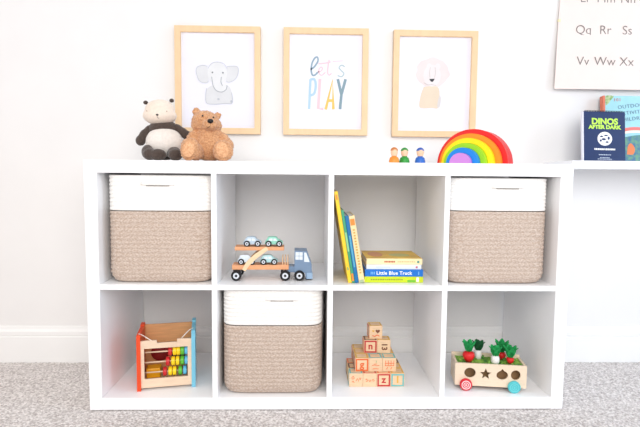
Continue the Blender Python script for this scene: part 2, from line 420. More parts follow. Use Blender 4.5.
plush('arm', [(pp(176, 130, -.002), (.02, .018, .017), (0, 30, 0)), (pp(181.5, 133, -.002), (.019, .016, .0155), (0, 30, 0)), (pp(185.5, 136, .0), (.016, .0155, .016))], .004, PD, t, .0006)
plush('leg', [(pp(151.5, 153.0, -.035), (.021, .035, .0245)), (pp(155, 155.2, -.06), (.022, .025, .0195)), (pp(163.5, 155.8, -.070), (.027, .021, .0190))], .004, PD, t, .0006)
plush('leg', [(pp(176, 154, -.035), (.022, .035, .022)), (pp(179, 155.6, -.062), (.023, .022, .0195))], .004, PD, t, .0006)
strip = None

FUR = mat('golden_fur', (230, 178, 132), .95, .3, 210, bump=.9, bscale=420, spec=.1, sheen=.35, c2=(200, 138, 94))
FURP = mat('pad_fur', (236, 188, 146), .95, .2, 210, bump=.6, bscale=420, spec=.1, c2=(212, 154, 112))
bx = plush_at(211.4, .092)
t = thing('teddy_bear', 'curly golden brown teddy bear sitting beside the panda', 'plush toy', (bx, .092, H))
S2 = 1/308.
def bp(u, v, y): return ((u-207)*S2, y, max(0, (162.0-v)*S2))
plush('body', [
    (bp(205.5, 147.5, 0), (.050, .043, .047)), (bp(205, 138, .002), (.042, .038, .035)),
    (bp(202.2, 124.0, -.004), (.043, .038, .034), (0, 8, 0)), (bp(194.5, 127.5, -.004), (.020, .026, .018)), (bp(210.8, 127.5, -.004), (.021, .028, .022)),
    (bp(208.0, 127.6, -.032), (.025, .024, .019)),
    (bp(193.0, 114.4, .000), (.0130, .010, .0125)), (bp(213.0, 117.6, .008), (.0110, .010, .0112)),
    (bp(190.5, 140.5, -.008), (.021, .02, .03), (0, 28, 0)), (bp(186.5, 147, -.026), (.02, .022, .021)),
    (bp(219.5, 141, -.006), (.018, .019, .028), (0, -35, 0)), (bp(224.0, 146.5, -.022), (.018, .02, .02)),
    (bp(195, 153.5, -.045), (.024, .04, .0255)), (bp(191.6, 151.4, -.072), (.0275, .019, .0345), (0, 14, 0)),
    (bp(219, 153.5, -.045), (.024, .04, .0255)), (bp(222.2, 152.6, -.072), (.030, .019, .0325), (0, -16, 0)),
], .0028, FUR, t, .0030, 190, 3)
bm = B(); ball(bm, bp(209.6, 124.9, -.0545), (.0092, .007, .0068)); obj('nose', bm, BLK, t, True)
bm = B(); tube(bm, [bp(209.8, 127, -.0585), bp(209.4, 130, -.0580), bp(206, 131.5, -.0535)], .0008, 6); obj('mouth', bm, mat('brown_thread', (96, 58, 40)), t)
for u, v in ((201.6, 119.6), (211.6, 121.0)):
    bm = B(); ball(bm, bp(u, v, -.0405), (.0026, .0022, .0026)); obj('eye', bm, BLK, t, True)
for u, s in ((191.6, 14), (222.2, -16)):
    bm = B(); ball(bm, bp(u, 152.0, -.0885), (.019, .0045, .024), (0, s, 0)); obj('foot_pad', bm, FURP, t, True)

# ------------------------------------------------------------------ peg dolls
SKIN = wood('pale_peg_wood', (240, 198, 164), .06)
for u, c, hc, y, lab, cap in ((394, (232, 142, 52), (196, 122, 66), .100, 'small wooden peg doll in orange with brown hair', False),
                         (404.3, (44, 150, 56), (40, 142, 60), .112, 'small wooden peg doll in green with green hood', True),
                         (420, (44, 102, 190), (38, 92, 178), .100, 'small wooden peg doll in blue standing nearest the rainbow', True)):
    p = at(u, 164, y)
    t = thing('peg_doll', lab, 'peg doll', (p.x, y, H), 0, 'wooden peg dolls on the shelf top')
    bm = B(); lathe(bm, [(.0165, 0), (.0172, .0015), (.0160, .010), (.0140, .0175), (.0118, .0205), (.0085, .0210), (.0085, .024)], 24); obj('body', bm, paint('peg_%d_%d' % (c[0], c[2]), c), t, True)
    bm = B(); lathe(bm, [(.0082, .0205), (.0086, .025), (.0105, .030), (.0118, .0365), (.0112, .043), (.008, .0475), (0, .0495)], 24); obj('head', bm, SKIN, t, True)
    bm = B()
    n = 20; rows = 8
    rr = [[bm.verts.new((.0128*math.sin(a)*math.cos(q), .0128*math.sin(a)*math.sin(q)+.0012, .0388+.0134*math.cos(a))) for q in [2*PI*k/n for k in range(n)]] for a in [PI*.05+ (PI*.40)*i/(rows-1) for i in range(rows)]]
    for a, b in zip(rr, rr[1:]):
        for k in range(n): bm.faces.new((a[k], b[k], b[(k+1) % n], a[(k+1) % n]))
    bm.faces.new(rr[0]); bm.faces.new(rr[-1][::-1])
    obj('cap' if cap else 'hair', bm, paint('hair_%d_%d' % (hc[0], hc[2]), hc), t, True, angle=50)

# ------------------------------------------------------------------ rainbow stacker
ry = .118
xr_ = at(471.0, 164, ry).x; K2 = .00075
t = thing('rainbow_stacker', 'wooden rainbow of nested coloured arches on the shelf top', 'rainbow toy', (xr_, ry, H), R(-37))
for nm, c, off, Ro, Ri in (('red', (224, 34, 34), 0, .1155, .1000), ('orange', (248, 142, 30), .022, .0994, .0842), ('yellow', (254, 224, 10), .044, .0836, .0672),
                        ('lime green', (156, 214, 30), .066, .0666, .0512), ('blue', (16, 134, 220), .088, .0506, .0336), ('lilac', (200, 134, 212), .106, .0330, 0)):
    n = 40
    o_ = [(Ro*math.cos(PI*k/n), Ro*.985*math.sin(PI*k/n)) for k in range(n+1)]
    i_ = [(Ri*math.cos(PI*k/n), Ri*.985*math.sin(PI*k/n)) for k in range(n, -1, -1)] if Ri else []
    bm = B(); prism(bm, o_+i_, -off, .062-off)
    q = obj('arch', bm, paint('rainbow_'+nm.replace(' ', '_'), c, .45), t); q['label'] = nm + ' arch'

# ------------------------------------------------------------------ wall shelf with books and the alphabet poster
SZ0, SZ1 = .756, .7835
bm = B(); box(bm, .838, 1.75, .205, WY, SZ0, SZ1, .0012)
tag(obj('wall_shelf', bm, LACQ), 'white floating wall shelf to the right of the cube unit', 'shelf')
NAVY = mat('navy_cover', (22, 44, 92), .4, .1, 30)
t = thing('book', 'navy board book titled DINOS AFTER DARK leaning on the wall shelf', 'book', (at(604.8, 163, .27).x, .27, SZ1), 0)
t.rotation_euler = (R(-7), R(.8), 0)
bw, bh = .151, .181
bm = B(); box(bm, -bw/2, bw/2, 0, .014, .001, bh, .0015); obj('cover', bm, NAVY, t)
bm = B(); box(bm, -bw/2-.0045, -bw/2, .001, .013, .002, bh-.002, .0005); obj('pages', bm, PAPER, t)
bm = B()
for k in range(24):
    x = -bw/2+.008+k*(bw-.016)/23
    tube(bm, [(x, .007+.0075*math.sin(a), bh-.001+.0055*math.cos(a)) for a in [2*PI*i/8 for i in range(9)]], .0009, 5, False)
obj('spiral_binding', bm, paint('dark_wire', (36, 42, 60)), t)
LIME = paint('lime_ink', (196, 240, 92), .6); WHT = paint('white_ink', (246, 246, 246), .6)
letters('title', 'DINOS', .030, LIME, t, T(0, -.0006, .1435), .0012, sx=1.05)
letters('title', 'AFTER DARK', .0185, LIME, t, T(0, -.0006, .1235), .0009, sx=1.08)
MN = B(); prism(MN, ellipse(0, .082, .0265, .025, 36), -.0008, .0002); mo = obj('moon', MN, WHT, t)
bm = B()
for cx_, cz_, a, b in ((-.012, .090, .006, .003), (.004, .094, .007, .0025), (.014, .084, .004, .006), (-.004, .080, .008, .004), (-.015, .075, .004, .004), (.008, .070, .006, .003)):
    prism(bm, ellipse(cx_, cz_, a, b, 12), -.0011, -.0007)
obj('dinosaur_shape', bm, NAVY, mo)
def dashes(name, rows, m, parent, y):
    bm = B(); rng = random.Random(3)
    for z, x0_, x1_, h in rows:
        x = x0_
        while x < x1_:
            w = rng.uniform(.003, .007); box(bm, x, min(x+w, x1_), y-.0004, y, z-h/2, z+h/2); x += w+.0015
    return obj(name, bm, m, parent)
dashes('caption', [(.044, -.038, .038, .0062)], WHT, t, -.0002)
dashes('author_line', [(.024, -.022, .022, .0028), (.0135, -.018, .018, .0022), (.0085, -.026, .026, .0022)], paint('pale_blue_ink', (196, 208, 226)), t, -.0002)

SKY = mat('turquoise_cover', (160, 212, 220), .4, .08, 20)
t = thing('book', 'turquoise outdoor activity book standing behind the navy book', 'book', (at(605.5, 162, .345).x, .345, SZ1), 0)
t.rotation_euler = (R(-7), 0, 0)
bw2, bh2 = .205, .252
bm = B(); box(bm, .0, bw2, 0, .0022, 0, bh2, .0006); box(bm, .0, bw2, .018, .0202, 0, bh2, .0006); obj('cover', bm, SKY, t)
bm = B(); box(bm, .003, bw2-.003, .0022, .018, .002, bh2-.003); obj('pages', bm, PAPER, t)
bm = B(); box(bm, -.0045, .0035, -.0012, .0212, 0, bh2, .001); obj('spine', bm, paint('orange_red_spine', (222, 120, 90)), t)
for q, z, s_ in (('101', .236, .017), ('OUTDOOR', .214, .0195), ('ACTIVITIES', .189, .0195), ('CHILDREN', .165, .0195)):
    letters('title', q, s_, paint('slate_ink', (96, 116, 146)) if q != '101' else paint('red_ink', (214, 84, 84)), t, T(.108 if q != '101' else .05, -.0006, z) @ Matrix.Rotation(R(-7 if q != '101' else 0), 4, 'Y'), -.0002, sx=1.08, space=1.12)
gb = B(); prism(gb, curve2([(.006, .215), (.016, .222), (.026, .236), (.036, .250), (.006, .250), (.006, .215)]), -.0007, 0); obj('leaf_picture', gb, mat('leaf_green', (120, 160, 96), .6, .3, 90, c2=(196, 206, 160)), t)
bm = B(); ribbon(bm, curve2([(.03, .108), (.07, .122), (.12, .128), (.2, .122)]), .012, -.0008, 0); obj('rainbow_picture', bm, paint('coral_ink', (232, 120, 112)), t)
bm = B(); ribbon(bm, curve2([(.03, .098), (.07, .111), (.12, .117), (.2, .111)]), .009, -.0008, 0); obj('rainbow_picture', bm, paint('cream_ink', (244, 232, 214)), t)
bm = B(); prism(bm, curve2([(.03, .004), (.03, .075), (.09, .098), (.15, .104), (.2, .098), (.2, .004), (.03, .004)]), -.0006, 0); obj('landscape_picture', bm, mat('woodland_print', (110, 160, 130), .6, .3, 70, c2=(74, 112, 150)), t)
bm = B(); prism(bm, curve2([(.082, .03), (.086, .06), (.096, .072), (.108, .062), (.112, .045), (.104, .03), (.082, .03)]), -.001, -.0004); obj('animal_picture', bm, paint('fox_orange', (232, 126, 70)), t)

# alphabet chart
CARD = mat('cream_card', (234, 220, 212), .8, .02, 12)
tl = at(561, 0, WY-.004); bl = at(554.3, 88.8, WY-.022)
t = thing('alphabet_chart', 'cream alphabet chart hanging on the wall above the books', 'poster', (bl.x, WY-.002, bl.z), 0)
pw, ph = .47, .74
bm = B(); n = 24
def curl(z): return -.020*max(0, 1-z/.45)**1.6
def lean(z): return (tl.x-bl.x)*min(1, z/.33)*.75
g = {}
for k in range(n+1):
    z = ph*k/n
    for a, x in (('l', lean(z)), ('r', pw)):
        for b, d in (('f', -.0012), ('b', 0)): g[k, a, b] = bm.verts.new((x, curl(z)+d, z))
for k in range(n):
    bm.faces.new((g[k, 'l', 'f'], g[k, 'r', 'f'], g[k+1, 'r', 'f'], g[k+1, 'l', 'f'])); bm.faces.new((g[k, 'l', 'b'], g[k+1, 'l', 'b'], g[k+1, 'r', 'b'], g[k, 'r', 'b']))
    for a in 'lr': bm.faces.new((g[k, a, 'f'], g[k+1, a, 'f'], g[k+1, a, 'b'], g[k, a, 'b']))
for k in (0, n): bm.faces.new((g[k, 'l', 'f'], g[k, 'l', 'b'], g[k, 'r', 'b'], g[k, 'r', 'f']))
obj('sheet', bm, CARD, t)
GI = paint('grey_lettering', (128, 120, 116), .8)
rows_ = [('Vv', 'Ww', 'Xx', 'Yy', 'Zz'), ('Qq', 'Rr', 'Ss', 'Tt', 'Uu'), ('Ll', 'Mm', 'Nn', 'Oo', 'Pp'), ('Gg', 'Hh', 'Ii', 'Jj', 'Kk'), ('Aa', 'Bb', 'Cc', 'Dd', 'Ee')]
us = (582, 605, 626.5)
for r_, row in enumerate(rows_):
    z = at(600, 61.5, WY-.02).z - bl.z + r_*(at(600, 29.5, WY-.02).z-at(600, 61.5, WY-.02).z)
    for c_, s_ in enumerate(row):
        x = (at(us[0], 60, WY-.01).x - bl.x) + c_*.0838
        letters('letter_pair', s_, .047, GI, t, T(x, curl(z)-.0018, z), -.0005, sx=1.0, depth=.0003)
bm = B(); box(bm, lean(.255)-.004, lean(.255)+.008, curl(.255)-.0022, curl(.255)-.0012, .25, .26); obj('tape', bm, mat('yellow_tape', (238, 226, 180)), t)

# ------------------------------------------------------------------ toy car carrier
TB = paint('slate_blue_paint', (120, 144, 172)); TYRE = mat('black_rubber', (14, 14, 18), .6); RIM = paint('pale_grey_rim', (214, 218, 224)); GLASSP = paint('pale_window_paint', (226, 236, 242), .3); MAPLE = wood('maple_wood', (240, 208, 168), .06)
KT = .000442   # metres per pixel of the close-up
TX, TY = at(228+62*.1375, 281, .068).x, .066
t = thing('toy_car_carrier', 'wooden toy car carrier with slate blue cab in the second top compartment', 'toy truck', (TX, TY, ZM+.0006), R(1.5))
def q(x, z): return ((x-62)*KT*.985, (355-z)*KT)
def wheel(parent, x, y, z, r, w, name='wheel'):
    M = T(x, y, z) @ Matrix.Rotation(R(90), 4, 'X')
    bm = B(); lathe(bm, [(r*.9, -w/2), (r, -w/2+r*.1), (r, w/2-r*.1), (r*.9, w/2)], 28, M); wh = obj(name, bm, TYRE, parent, True, angle=40)
    bm = B(); lathe(bm, [(r*.58, w/2-.0005), (r*.58, w/2+.0008), (r*.26, w/2+.0008), (r*.26, w/2-.0005)], 28, M); obj('rim', bm, RIM, wh)
    return wh
dy0, dy1 = .002, .054
a = q(30, 244); b = q(440, 278)
bm = B(); box(bm, a[0], b[0], dy0, dy1, b[1], a[1], .001); obj('lower_deck', bm, TAN, t)
a = q(50, 113); b = q(405, 142)
bm = B(); box(bm, a[0], b[0], dy0, dy1, b[1]+.001, a[1], .001); obj('upper_deck', bm, TAN, t)
for y in (dy0-.005, dy1):
    bm = B(); pts = curve2([q(116, 282), q(148, 232), q(205, 178), q(285, 122)], 8)
    ribbon(bm, pts, [.0155-.0035*abs(i/(len(pts)-1)-.5)*2 for i in range(len(pts))], y, y+.005); obj('ramp_arm', bm, MAPLE, t)
for x in (395, 414, 433):
    for y in (.008, .048):
        bm = B(); a = q(x, 244); tube(bm, [(a[0], y, a[1]-.002), (a[0], y, a[1]+.026)], .0018, 8); obj('stake', bm, WOOD, t)
bm = B(); a = q(440, 258); b = q(600, 300); box(bm, a[0]-.004, b[0], .008, .060, b[1], a[1], .001); obj('chassis', bm, TB, t)
prof = [q(*s) for s in ((482, 262), (482, 140), (572, 143), (600, 222), (608, 240), (608, 345), (566, 345), (560, 300), (482, 300))]
bm = B(); prism(bm, prof, .000, .068); cab = obj('cab', bm, TB, t)
cab['label'] = 'slate blue cab'
bm = B(); prism(bm, [q(*s) for s in ((489, 204), (489, 150), (541, 151), (541, 206))], -.0008, .001); obj('side_window', bm, GLASSP, cab)
bm = B(); prism(bm, [q(*s) for s in ((552, 220), (552, 153), (567, 154), (592, 222))], -.0008, .001); obj('side_window', bm, GLASSP, cab)
bm = B(); ribbon(bm, [q(490, 178), q(541, 178)], .0012, -.0012, -.0006); ribbon(bm, [q(515, 150), q(515, 204)], .0012, -.0012, -.0006); obj('window_bar', bm, TB, cab)
bm = B(); a = q(572, 300); b = q(614, 345); box(bm, a[0], b[0], -.0015, .0695, b[1], a[1], .0012); obj('bumper', bm, paint('pale_blue_bumper', (150, 178, 206)), t)
for x in (62, 415, 518):
    c = q(x, 318)
    for y in (-.004, .071): wheel(t, c[0], y, .0163, .0163, .010)
    bm = B(); tube(bm, [(c[0], .0, .0163), (c[0], .068, .0163)], .003, 8); obj('axle', bm, WOOD, t)
bm = B(); a = q(35, 280); b = q(85, 315); box(bm, a[0], b[0], .010, .058, b[1], a[1]+.001, .001); obj('axle_block', bm, paint('dark_axle_block', (70, 66, 66)), t)
def toy_car(u, ztop, c, label):
    p = at(228+u*.1375, 250, TY+.01)
    k = thing('toy_car', label, 'toy car', (p.x, TY+.0185+(p.x-TX)*math.tan(R(1.5)), ztop), R(1.5), 'toy cars on the carrier')
    pr = curve2([(-.0270, .0070), (-.0280, .0135), (-.0245, .0180), (-.0200, .0275), (-.0130, .0310), (.0065, .0308), (.0130, .0235), (.0165, .0205), (.0250, .0180), (.0285, .0130), (.0275, .0070)], 4)
    bm = B(); vs = prism(bm, pr, -.0125, .0125)
    es = [e for e in bm.edges if abs(e.verts[0].co.y-e.verts[1].co.y) < 1e-6]
    bmesh.ops.bevel(bm, geom=es, offset=.002, segments=2, profile=.5, affect='EDGES')
    bd = obj('body', bm, paint('car_%d_%d_%d' % c, c), k, True, angle=40)
    bm = B()
    for y in (-.0129, .0123):
        prism(bm, [(-.0165, .0185), (-.0140, .0258), (-.0035, .0262), (-.0035, .0185)], y, y+.0006); prism(bm, [(-.0015, .0185), (-.0015, .0262), (.0062, .0258), (.0118, .0185)], y, y+.0006)
    obj('window', bm, GLASSP, k)
    for x in (-.0165, .0175):
        for y in (-.0135, .0135): wheel(k, x, y, .0096, .0096, .007)
    return k
zlow = ZM + q(0, 244)[1] + .0005; zup = ZM + q(0, 113)[1] + .0005
toy_car(176, zup, (188, 206, 220), 'pale blue toy car at the rear of the carrier top deck')
toy_car(332, zup, (146, 212, 190), 'mint green toy car at the front of the carrier top deck')
toy_car(134, zlow, (222, 232, 240), 'whitish toy car at the rear of the carrier lower deck')
toy_car(296, zlow, (178, 216, 218), 'pale aqua toy car at the front of the carrier lower deck')

# ------------------------------------------------------------------ books
def book_box(name, label, w, t_, h, cover, group, loc, M, spine_text=None, txt=None, tsize=.01, extra=None):
    """book with its spine towards -y: t_ is the spine thickness (x), h its height (z), w its depth (y)"""
    k = thing(name, label, 'book', loc, 0, group); k.matrix_world = T(*loc) @ M
    c = .0018
    bm = B(); box(bm, 0, c, 0, w, 0, h, .0004); box(bm, t_-c, t_, 0, w, 0, h, .0004); obj('cover', bm, cover, k)
    bm = B(); box(bm, 0, t_, -.002, .0008, 0, h, .0012); sp = obj('spine', bm, cover, k)
    bm = B(); box(bm, c, t_-c, .0008, w-.003, .003, h-.003); obj('pages', bm, PAPER, k)
    if spine_text:
        letters('spine_title', spine_text, tsize, txt, sp, T(t_/2, -.0022, h*.5) @ Matrix.Rotation(R(90), 4, 'Y'), .0002)
    if extra: extra(k, sp)
    return k
YB = paint('yellow_cover', (248, 206, 52)); GRB = paint('green_cover', (70, 160, 120)); BLB = paint('teal_blue_cover', (28, 112, 168)); CRB = paint('cream_cover', (244, 216, 164)); ORB = paint('orange_ink', (232, 140, 60)); GDI = paint('gold_ink', (206, 160, 80))
th = R(9.6)
tilt = Matrix.Rotation(-th, 4, 'Y')
xb = .0575; yb = .036
def spot(k, x0_, x1_, z0_, z1_, m, name='spine_mark'):
    bm = B(); box(bm, x0_, x1_, -.0026, -.0018, z0_, z1_); return obj(name, bm, m, k)
def e_y(k, sp): spot(sp, .003, .0085, .262, .278, ORB); spot(sp, .004, .0075, .04, .05, GRB)
def e_g(k, sp): spot(sp, .001, .007, .006, .030, ORB); spot(sp, .0012, .0068, .10, .16, paint('pale_green_ink', (150, 206, 150)))
def e_b(k, sp): spot(sp, .003, .008, .05, .15, paint('light_teal_ink', (90, 170, 196)), 'spine_mark')
def e_c(k, sp):
    spot(sp, .002, .0155, .182, .202, ORB, 'spine_mark')
    spot(sp, .002, .0155, .0, .010, paint('grey_green_ink', (170, 186, 150)), 'spine_mark')
x = xb
grp = 'picture books leaning against the divider'
for tt, hh, cov, lab, ex, txt, tm, dp in ((.0115, .288, YB, 'tall yellow picture book leaning outermost against the divider', e_y, None, None, .215),
        (.0085, .230, GRB, 'thin green picture book leaning between the yellow and blue ones', e_g, None, None, .2),
        (.0115, .212, BLB, 'teal blue picture book leaning beside the cream one', e_b, None, None, .19),
        (.0180, .212, CRB, 'thick cream and gold picture book leaning next to the flat stack', e_c, None, None, .19)):
    k = book_box('book', lab, dp, tt, hh, cov, grp, (x, yb, ZM+.0004), tilt, None, extra=ex)
    if cov is CRB:
        bm = B()
        for i in range(16): box(bm, .006, .012, -.0026, -.0018, .03+i*.009, .036+i*.009-random.uniform(0, .002))
        obj('spine_title', bm, GDI, [c for c in k.children if c.name.startswith('spine')][0])
    x += tt/math.cos(th) + .0006

flat = Matrix.Rotation(R(90), 4, 'Y')     # spine thickness up, spine height along x
def flat_book(x0_, x1_, y, z, t_, dp, cov, lab, txt, tm, ts, extra=None):
    k = thing('book', lab, 'book', (x0_, y, z), 0, 'picture books lying in a stack')
    L = x1_-x0_; c = .0017
    bm = B(); box(bm, 0, L, 0, dp, 0, c, .0004); box(bm, 0, L, 0, dp, t_-c, t_, .0004); obj('cover', bm, cov, k)
    bm = B(); box(bm, 0, L, -.002, .0008, 0, t_, .0012); sp = obj('spine', bm, cov, k)
    bm = B(); box(bm, .003, L-.003, .0008, dp-.003, c, t_-c); obj('pages', bm, PAPER, k)
    if txt: letters('spine_title', txt, ts, tm, sp, T(L*.5, -.0023, t_/2), .0003, depth=.0003, space=1.05)
    if extra: extra(k, sp, L, t_)
    return k
LIMEB = paint('lime_cover', (204, 220, 40)); BLUE = paint('bright_blue_cover', (22, 112, 202)); PALE = paint('pale_blue_white_cover', (226, 234, 240)); BUT = paint('butter_cover', (248, 228, 180))
fx0 = at(364.3, 283, .045).x; fx1 = at(423, 283, .045).x
z = ZM+.0005
def ex_l(k, sp, L, t_):
    bm = B(); rng = random.Random(5)
    xx = .02
    while xx < .12: w = rng.uniform(.003, .006); box(bm, xx, xx+w, -.0025, -.0018, t_/2-.002, t_/2+.002); xx += w+.002
    obj('spine_title', bm, paint('olive_ink', (150, 160, 40)), sp)
    bm = B(); box(bm, L-.022, L-.014, -.0025, -.0018, .003, t_-.003); obj('spine_mark', bm, WHT, sp)
    bm = B(); box(bm, L-.050, L-.024, -.0025, -.0018, .002, t_*.42); obj('spine_mark', bm, paint('leafy_ink', (110, 190, 60)), sp)
flat_book(fx0, fx1, .045, z, .0195, .18, LIMEB, 'lime green book at the bottom of the flat stack', None, None, 0, ex_l); z += .0197
def ex_b(k, sp, L, t_):
    bm = B()
    for i, x_ in enumerate((.018, .023, .028)): box(bm, x_, x_+.003, -.0025, -.0018, t_*.3, t_*.7)
    obj('spine_mark', bm, paint('sky_ink', (120, 180, 230)), sp)
    bm = B(); box(bm, L-.016, L-.013, -.0025, -.0018, t_*.25, t_*.75); obj('spine_mark', bm, paint('sky_ink', (120, 180, 230)), sp)
flat_book(fx0+.001, fx1-.001, .043, z, .0215, .18, BLUE, 'bright blue book with white title Little Blue Truck on its spine', 'Little Blue Truck', WHT, .0155, ex_b); z += .0217
def ex_p(k, sp, L, t_):
    bm = B(); box(bm, L-.018, L-.012, -.0025, -.0018, .004, t_-.005); obj('spine_mark', bm, paint('rose_ink', (206, 110, 130)), sp)
    bm = B(); box(bm, .03, .075, -.0025, -.0018, t_/2-.0012, t_/2+.0012); obj('spine_mark', bm, paint('pale_lavender_ink', (196, 206, 226)), sp)
flat_book(fx0+.006, fx1-.006, .048, z, .0150, .165, PALE, 'pale white blue book second from the top of the flat stack', None, None, 0, ex_p); z += .0152
def ex_t(k, sp, L, t_):
    bm = B(); rng = random.Random(9); xx = .056
    while xx < .088: w = rng.uniform(.003, .005); box(bm, xx, xx+w, -.0025, -.0018, t_/2-.0025, t_/2+.0025); xx += w+.001
    obj('spine_title', bm, paint('brick_ink', (190, 96, 70)), sp)
    bm = B(); xx = .098
    while xx < .150: w = rng.uniform(.003, .006); box(bm, xx, xx+w, -.0025, -.0018, t_/2-.0015, t_/2+.0015); xx += w+.002
    obj('spine_author', bm, paint('tan_ink', (206, 180, 130)), sp)
    bm = B(); box(bm, L-.017, L-.010, -.0025, -.0018, .005, t_-.006); obj('spine_mark', bm, paint('teal_mark_ink', (90, 150, 140)), sp)
    bm = B(); box(bm, .0, L, .004, .164, t_-.0002, t_+.0003); cp = obj('cover_picture', bm, mat('golden_meadow_print', (236, 196, 84), .5, .2, 14, c2=(206, 168, 90)), k)
    bm = B(); bmesh.ops.transform(bm, matrix=Matrix(), verts=bm.verts[:])
    def blob(cx_, cy_, rx, ry_, m, nm):
        b_ = B(); vs = prism(b_, ellipse(cx_, 0, rx, ry_, 24), -.0003, .0003)
        bmesh.ops.transform(b_, matrix=T(0, cy_, t_+.0005) @ Matrix.Rotation(R(90), 4, 'X'), verts=vs); obj(nm, b_, m, cp)
    blob(.038, .085, .024, .05, paint('russet_print', (206, 134, 76)), 'russet_picture')
    blob(.115, .07, .034, .03, paint('sage_print', (186, 182, 106)), 'green_picture')
flat_book(fx0+.006, fx1-.003, .048, z, .0185, .168, BUT, 'butter coloured book with golden cover on top of the flat stack', None, None, 0, ex_t)

# ------------------------------------------------------------------ abacus activity box
RED = paint('orange_red_paint', (230, 78, 36)); CRIM = paint('crimson_paint', (206, 40, 44)); LBL = paint('light_blue_paint', (122, 196, 222))
fl = at(136, 391.5, .048); yaw = R(11.5)
AX, AY = -.604, .044
t = thing('activity_box', 'wooden bead abacus box with orange red and light blue sides', 'toy', (AX, AY, ZB+.0006), yaw)
aw, ad = .178, .14
side = [(0, 0), (ad, 0), (ad, .178), (ad-.006, .184), (ad-.034, .184), (ad-.04, .179), (.006, .179), (0, .173)]
for x, m, lab in ((0, RED, 'orange red side panel'), (aw-.011, LBL, 'light blue side panel')):
    bm = B(); prism_x(bm, side if x == 0 else [(y_, z_+.006 if z_ > .1 else z_) for y_, z_ in side], x, x+.012); obj('side_panel', bm, m, t)['label'] = lab
x0_, x1_ = .011, aw-.011
out = [(x0_, .008), (x1_, .008), (x1_, .160), (x1_-.044, .160), (x1_-.044, .151), (x0_+.050, .151), (x0_+.050, .160), (x0_, .160)]
hole = [(x0_+.011, .036), (x0_+.011, .135), (x1_-.012, .135), (x1_-.012, .036)]
bm = holed(out, [hole], .004, .013); obj('front_frame', bm, PINE, t)['label'] = 'pale wooden front frame with notched top'
bm = B(); box(bm, x0_, x1_, ad-.012, ad-.003, .004, .176, .001); obj('back_panel', bm, wood('honey_wood', (220, 162, 110), .12), t)
bm = B(); box(bm, x0_, x1_, .013, ad-.012, .004, .012, .0005); obj('floor_panel', bm, PINE, t)
CB_ = dict(red=CRIM, yellow=paint('bead_yellow', (250, 214, 30)), green=paint('bead_green', (96, 186, 56)), blue=paint('bead_blue', (92, 182, 222)))
def zx(xz): return (xz-55)/(365-55)*aw
for zr, beads in ((.1165, (('red', 230), ('yellow', 255), ('yellow', 275), ('green', 296), ('blue', 318))), (.0835, (('red', 217), ('yellow', 246), ('yellow', 270), ('green', 295), ('blue', 318))), (.0505, (('red', 201), ('yellow', 230), ('yellow', 253), ('green', 284), ('blue', 309)))):
    bm = B(); tube(bm, [(x0_, .0235, zr), (x1_, .0235, zr)], .0023, 10); obj('rod', bm, PINE, t, True)
    for c, xz in beads:
        M = T(zx(xz)-.0005, .0235, zr) @ Matrix.Rotation(R(90), 4, 'Y') @ Matrix.Rotation(R(22.5), 4, 'Z')
        bm = B(); lathe(bm, [(.0030, -.0056), (.0128, -.0056), (.0145, -.0040), (.0145, .0040), (.0128, .0056), (.0030, .0056)], 16, M)
        obj('bead', bm, CB_[c], t, True, angle=35)['label'] = c + ' bead'
bm = B(); lathe(bm, [(.030, 0), (.030, .006), (.026, .008), (.0, .008)], 24, T(.060, ad-.012, .080) @ Matrix.Rotation(R(90), 4, 'X')); obj('gear', bm, paint('maroon_paint', (140, 30, 34)), t, True, angle=40)
bm = B(); box(bm, .022, .066, .055, .095, .012, .050, .003); obj('inner_block', bm, paint('amber_paint', (250, 182, 30)), t)
bm = B(); lathe(bm, [(.022, 0), (.022, .006), (.0, .007)], 24, T(.118, ad-.012, .060) @ Matrix.Rotation(R(90), 4, 'X')); obj('gear', bm, paint('deep_navy_paint', (36, 34, 66)), t, True, angle=40)
STR = mat('white_cord', (244, 238, 230), .9)
for pts in ([(.0055, .018, .1805), (.016, .016, .177), (.038, .010, .163), (.060, .008, .1515)], [(aw-.0055, .030, .1865), (aw-.018, .022, .182), (aw-.034, .014, .168), (aw-.050, .008, .1515)]):
    bm = B(); tube(bm, pts, .0013, 6); obj('cord', bm, STR, t, True)

# ------------------------------------------------------------------ alphabet blocks
BS = .0453
BW = mat('block_wood', (240, 206, 168), .55, .1, 60, stretch=(1, 2, 6))
def cc(n): return {'r': paint('block_red', (196, 44, 50)), 'o': paint('block_orange', (234, 110, 56)), 't': paint('block_teal', (112, 190, 190)), 'y': paint('block_gold', (226, 176, 70)), 'b': paint('block_brown', (120, 70, 50)), 'g': paint('block_green', (150, 180, 120))}[n]
def block(x, y, z, label, rim, glyph, gc, top, side=None, group='alphabet blocks in the pyramid', rz=0, gsize=.032, rot=0):
    k = thing('alphabet_block', label, 'block', (x, y, z), R(rz), group); h = BS/2-.0002
    bm = B(); box(bm, -h, h, -h, h, 0, 2*h, .0016); obj('cube', bm, BW, k)
    o1 = .0205; i1 = .0160
    def ring(m, M):
        b_ = holed([(-o1, -o1), (o1, -o1), (o1, o1), (-o1, o1)], [[(-i1, -i1), (-i1, i1), (i1, i1), (i1, -i1)]], -.0004, .0002)
        bmesh.ops.transform(b_, matrix=M, verts=b_.verts[:]); obj('painted_border', b_, m, k)
    F = T(0, -h, h)
    if rim: ring(cc(rim), F)
    if glyph: letters('painted_letter', glyph, gsize, cc(gc), k, F @ Matrix.Rotation(R(rot), 4, 'Y') @ T(0, -.0001, .001), .0008, depth=.0003)
    if top: ring(cc(top), T(0, 0, 2*h) @ Matrix.Rotation(R(-90), 4, 'X'))
    if side:
        ring(cc(side), T(-h, 0, h) @ Matrix.Rotation(R(-90), 4, 'Z'))
    return k
